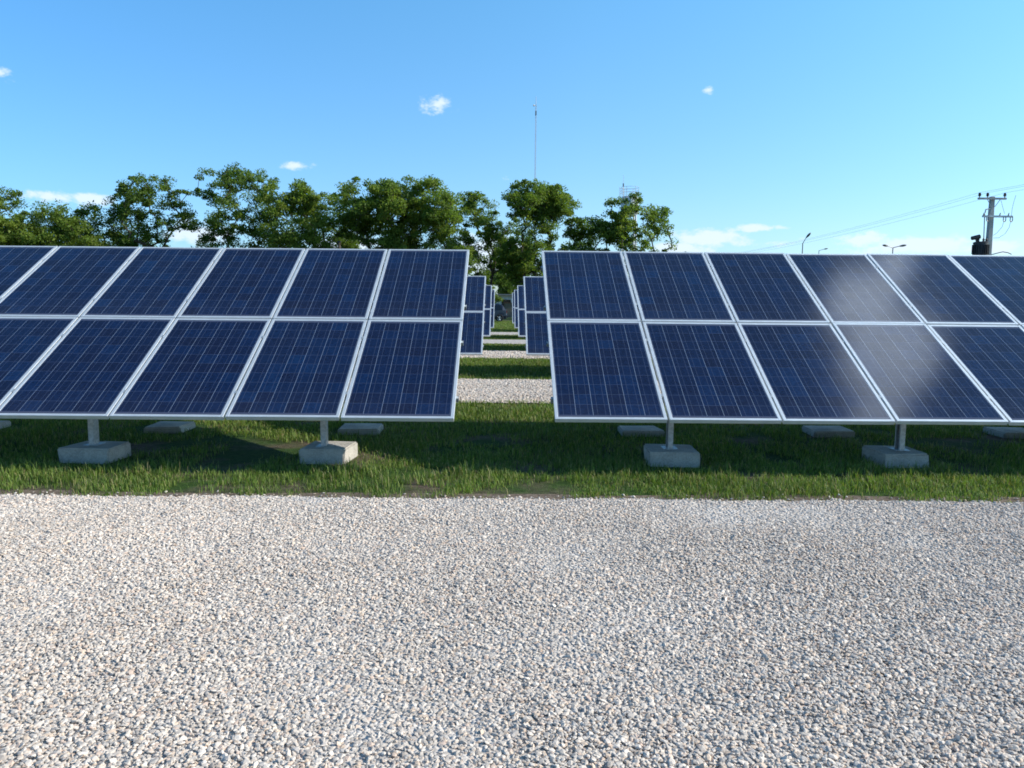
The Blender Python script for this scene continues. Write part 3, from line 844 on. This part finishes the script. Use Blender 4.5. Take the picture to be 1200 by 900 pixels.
# ------------------------------------------------------------------ thin radio mast
mt_ = at(628.2, 113, 150); ht = mt_.z
root = empty('radio_mast', (mt_.x, 150, 0), 'very tall thin lattice mast rising above the trees over the aisle', 'mast')
mb = MB(); w = .13
cor = [(w*math.cos(a), w*math.sin(a)) for a in (R(90), R(210), R(330))]
hh = ht-1.6
for c in cor: mb.tube((c[0], c[1], 0), (c[0], c[1], hh), .022, .022, 5)
nz_ = 90
for i in range(nz_):
    z0, z1 = hh*i/nz_, hh*(i+1)/nz_
    for k in range(3):
        a, b = cor[k], cor[(k+1) % 3]
        if i % 2: a, b = b, a
        mb.tube((*a, z0), (*b, z1), .008, .008, 4, False)
mb.build('lattice', M['mast'], root)
MB().tube((0, 0, hh), (0, 0, ht), .05, .03, 6).build('antenna', M['mast'], root)
MB().tube((-.14, 0, hh-.1), (-.5, -.1, hh-.1), .04, .2, 12).build('dish', M['mast'], root)
MB().box((-.14, -.16, hh-1.9), (.14, .16, hh-1.1)).build('antenna_box', M['mast'], root)

# ------------------------------------------------------------------ water tank with railing and antenna
tt_ = at(738, 230, 112); zt = tt_.z
root = empty('water_tank', (tt_.x, 112, 0), 'white water tank with rooftop railing half hidden behind a tree', 'water tank')
r_ = 1.3
MB().lathe([(r_*.6, zt-2.9), (r_, zt-2.5), (r_, zt-.35), (r_*.8, zt-.05), (.2, zt)], n=24).build('tank', M['tank'], root, smooth=False)
for a in range(4):
    t = R(45+90*a)
    MB().tube((1.5*math.cos(t), 1.5*math.sin(t), 0), (1.15*math.cos(t), 1.15*math.sin(t), zt-2.75), .16, .14, 8).build('leg', M['tank'], root)
rl = MB()
px_m = 112/F_PX
for i in range(12):
    t = 2*math.pi*i/12
    if i % 2 == 0: rl.tube((r_*math.cos(t), r_*math.sin(t), zt-.4), (r_*math.cos(t), r_*math.sin(t), zt+1.25), .028, .028, 5)
    t2 = 2*math.pi*(i+1)/12
    for z in (.45, .85, 1.25):
        rl.tube((r_*math.cos(t), r_*math.sin(t), zt+z), (r_*math.cos(t2), r_*math.sin(t2), zt+z), .02, .02, 5)
rl.build('railing', M['mast'], root)
an = MB(); ax = -1.05
an.tube((ax, -.5, zt-2), (ax, -.5, zt+1.7), .06, .05, 6); an.tube((ax, -.5, zt+1.7), (ax, -.5, zt+2.95), .025, .015, 5); an.box((ax-.09, -.58, zt+1.3), (ax+.09, -.42, zt+1.75))
an.build('antenna', M['mast'], root)
ld = MB()
for x in (-1.65, -1.15): ld.tube((x, -1.0, zt-4), (x, -1.0, zt+1.2), .025, .025, 5)
for i in range(14): ld.tube((-1.65, -1.0, zt-4+i*.38), (-1.15, -1.0, zt-4+i*.38), .018, .018, 4)
ld.build('ladder', M['mast'], root)

# ------------------------------------------------------------------ plain pole between trees
pp = at(397.5, 284, 69)
root = empty('wooden_pole', (pp.x, 69, 0), 'short dark pole top showing in a sky gap between two trees', 'pole')
MB().tube((0, 0, 0), (0, 0, pp.z), .15, .12, 10).build('post', M['bark'], root)
MB().box((-.16, -.16, pp.z+.002), (.16, .16, pp.z+.1)).build('cap', M['dark_metal'], root)

# ------------------------------------------------------------------ street lamps
def lamp_head(mb_, p, d):
    """cobra head along direction d from p"""
    d = Vector(d).normalized(); s = Vector((-d.y, d.x, 0)).normalized() if abs(d.z) < .95 else Vector((1, 0, 0))
    u = d.cross(s)
    pr = [(0, .05, .05), (.10, .13, .08), (.35, .2, .13), (.62, .19, .11), (.80, .08, .04)]
    rings = []
    for t, w, h_ in pr:
        c = Vector(p)+d*t
        rings.append([c + s*w*math.cos(a) + u*h_*math.sin(a) for a in (i*math.pi/5 for i in range(10))])
    q = loft(rings); mb_.add(q.v, q.f)
def lamp(px, ytop, dist, heads, label, arm=1.0, sc=1.0):
    b = at(px, ytop, dist); z = b.z
    root = empty('street_lamp', (b.x, dist, 0), label, 'street lamp', 'street lamps beyond the right array')
    mb = MB(); mb.lathe([(.16, 0), (.15, 1.0), (.085, 1.05), (.06, z-.9)], n=10)
    mb.build('pole', M['lamp_grey'], root)
    for (dx, dy, dz, ln) in heads:
        p0 = Vector((0, 0, z-.95)); p1 = Vector((dx, dy, z-.95+dz))
        a_ = MB(); a_.tube(p0, p1, .045, .04, 8); a_.build('arm', M['lamp_grey'], root)
        hd = MB(); dd = (p1-p0).normalized(); dd.z = dd.z*.6
        lamp_head(hd, p1, dd); o = hd.build('lamp_head', M['lamp_head'], root, smooth=True)
lamp(941.2, 276, 92, [(.28, -.2, .65, 1)], 'street lamp with one raised dark head, leftmost over the right array')
lamp(960, 288, 150, [(.9, -.1, .28, 1)], 'small distant street lamp with one arm, only its tip showing')
lamp(1047, 281, 92, [(-.75, -.25, .17, 1), (.62, -.25, .17, 1)], 'street lamp with two opposite heads, left of the transformer pole')

# ------------------------------------------------------------------ transformer pole and wires
PD = 50.0
pt = at(1162.8, 230.5, PD); X0, ZT = pt.x, pt.z
root = empty('utility_pole', (X0, PD, 0), 'concrete utility pole with two crossarms and a dark transformer', 'utility pole')
def zz(py): return at(1160, py, PD).z
def xx(px, py): return at(px, py, PD).x - X0
mb = MB(); n = 4
mb.lathe([(.27, 0), (.17, ZT)], n=4); mb.v = [((x*math.cos(R(45))-y*math.sin(R(45))), (x*math.sin(R(45))+y*math.cos(R(45))), z) for x, y, z in mb.v]
mb.build('pole', M['pole_concrete'], root, bevel=.012)
za, zb_ = zz(233.2), zz(254)
mb = MB(); mb.box((xx(1144, 233), -.24, za-.06), (xx(1177, 233), -.135, za+.06)); mb.build('crossarm', M['pole_concrete'], root)
mb = MB(); mb.box((xx(1149, 254), -.26, zb_-.06), (xx(1184, 254), -.15, zb_+.06)); mb.build('crossarm', M['steel'], root)
for s_ in (-1, 1):
    MB().tube((s_*.42, -.19, za-.05), (s_*.12, -.15, za-.52), .022, .022, 6).build('brace', M['steel'], root)
ins = [xx(1146, 229), xx(1155.3, 229), xx(1175.4, 229)]
for x in ins:
    MB().lathe([(.03, 0), (.03, .08), (.10, .1), (.06, .14), (.11, .17), (.07, .21), (.09, .25), (.04, .31)], (x, -.19, za+.06), 12).build('insulator', M['ceramic'], root)
for px in (1149.5, 1155.5, 1168.5, 1178.5):
    x = xx(px, 252)
    c_ = MB(); c_.tube((x, -.26, zb_+.05), (x+.03, -.28, zb_+.22), .04, .03, 8); c_.build('insulator', M['lamp_grey'], root)
for px in (1154, 1173.5, 1181.5):
    x = xx(px, 254); c_ = MB()
    c_.path([(x-.05, -.3, zb_-.05), (x-.08, -.34, zb_-.28), (x, -.36, zb_-.36), (x+.08, -.34, zb_-.26), (x+.1, -.3, zb_-.02)], .03)
    c_.build('fuse_cutout', M['lamp_grey'], root)
MB().path([(-.1, -.12, zz(244.5)), (xx(1153, 246), -.2, zz(246)), (xx(1152.4, 246), -.2, zz(250))], .04).build('bracket', M['steel'], root)
xt = xx(1147.8, 290); z1, z0 = zz(284.5), zz(301)
tr = MB().lathe([(.40, z0-.05), (.43, z0), (.43, z1-.06), (.46, z1-.04), (.46, z1), (.36, z1+.05)], (xt, -.1, 0), 24).build('transformer', M['transformer'], root)
for i in range(9):
    t_ = R(180+i*22.5)
    MB().box((-.012, .42, z0+.1), (.012, .5, z1-.15))
fn = MB()
for i in range(14):
    t_ = R(170+i*15); c_, s_ = math.cos(t_), math.sin(t_)
    a = Vector((xt+.42*c_, -.1+.42*s_, 0)); b = Vector((xt+.52*c_, -.1+.52*s_, 0)); w_ = Vector((-s_, c_, 0))*.012
    lo, hi = z0+.15, z1-.15
    vs = [a-w_, a+w_, b+w_, b-w_]
    fn.add([Vector((p_.x, p_.y, lo)) for p_ in vs]+[Vector((p_.x, p_.y, hi)) for p_ in vs], [(3,2,1,0),(4,5,6,7),(0,1,5,4),(1,2,6,5),(2,3,7,6),(3,0,4,7)])
fn.build('fins', M['transformer'], tr)
for dx in (-.2, .14, .33):
    MB().lathe([(.05, 0), (.08, .06), (.05, .1), (.08, .15), (.05, .2), (.03, .26)], (xt+dx, -.15, z1+.04), 10).build('bushing', M['transformer'], tr)
xq = xx(1141.5, 279)
q_ = MB(); q_.tube((xt-.25, -.12, z1), (xq+.05, -.12, z1+.26), .07, .06, 8); q_.tube((xq-.22, -.12, zz(279.6)), (xq+.28, -.12, zz(277.6)), .13, .15, 12)
q_.build('conservator', M['transformer'], tr)
MB().box((-.32, -.14, z0-.16), (.2, .1, z0-.06)).build('bracket', M['steel'], root)
MB().path([(xx(1151.5, 250), -.22, zz(251)), (xx(1150.7, 265), -.24, zz(265)), (xx(1150.5, 282), -.2, zz(282))], .03).build('cable', M['wire'], root)
MB().path([(xx(1170.5, 237), -.2, zz(235)), (xx(1172.5, 243), -.22, zz(243)), (xx(1174.5, 251), -.24, zz(251))], .012).build('cable', M['wire'], root)
MB().path([(xx(1173, 259), -.3, zz(259)), (xx(1171, 266), -.3, zz(266)), (xx(1166, 273), -.22, zz(273)), (.2, -.1, zz(276))], .012).build('cable', M['wire'], root)
MB().path([(xx(1181, 259), -.3, zz(259)), (xx(1179, 267), -.3, zz(267)), (xx(1175, 275), -.25, zz(274)), (xx(1168, 279), -.2, zz(279)), (.2, -.1, zz(279))], .012).build('cable', M['wire'], root)
MB().path([(xx(1188, 231), -.2, zz(229)), (xx(1185.5, 236), -.22, zz(237)), (xx(1183.3, 245), -.24, zz(245)), (xx(1182, 253), -.28, zz(253))], .012).build('cable', M['wire'], root)
MB().path([(.16, -.1, zz(298.5)), (xx(1168, 296), -.2, zz(296.4)), (xx(1173, 295), -.2, zz(295.2)), (xx(1179, 296), -.2, zz(296.2)), (xx(1183, 298), -.2, zz(298))], .03).build('cable', M['wire'], root)

far = Vector((31.0, 112, ZT-.1)); near = Vector((X0+1.4, -8, ZT+.35))
WL = ['overhead wire from the left insulator, the upper line in the sky', 'overhead wire from the middle insulator of the pole', 'overhead wire from the right insulator, the lower line in the sky']
for k, x in enumerate(ins):
    a = Vector((X0+x, PD-.19, za+.38)); pts = []
    f_ = far + Vector((x*.9, 0, 0)); n_ = near + Vector((x, 0, 0))
    for i in range(13):
        t_ = i/12; q = f_.lerp(a, t_); q.z -= 1.1*4*t_*(1-t_)*.5; pts.append(q)
    for i in range(1, 13):
        t_ = i/12; q = a.lerp(n_, t_); q.z -= 1.0*4*t_*(1-t_)*.5; pts.append(q)
    o = MB().path(pts, .0065, 5).build('overhead_wire', M['wire'])
    tag(o, WL[k], 'wire', 'overhead wires on the pole')
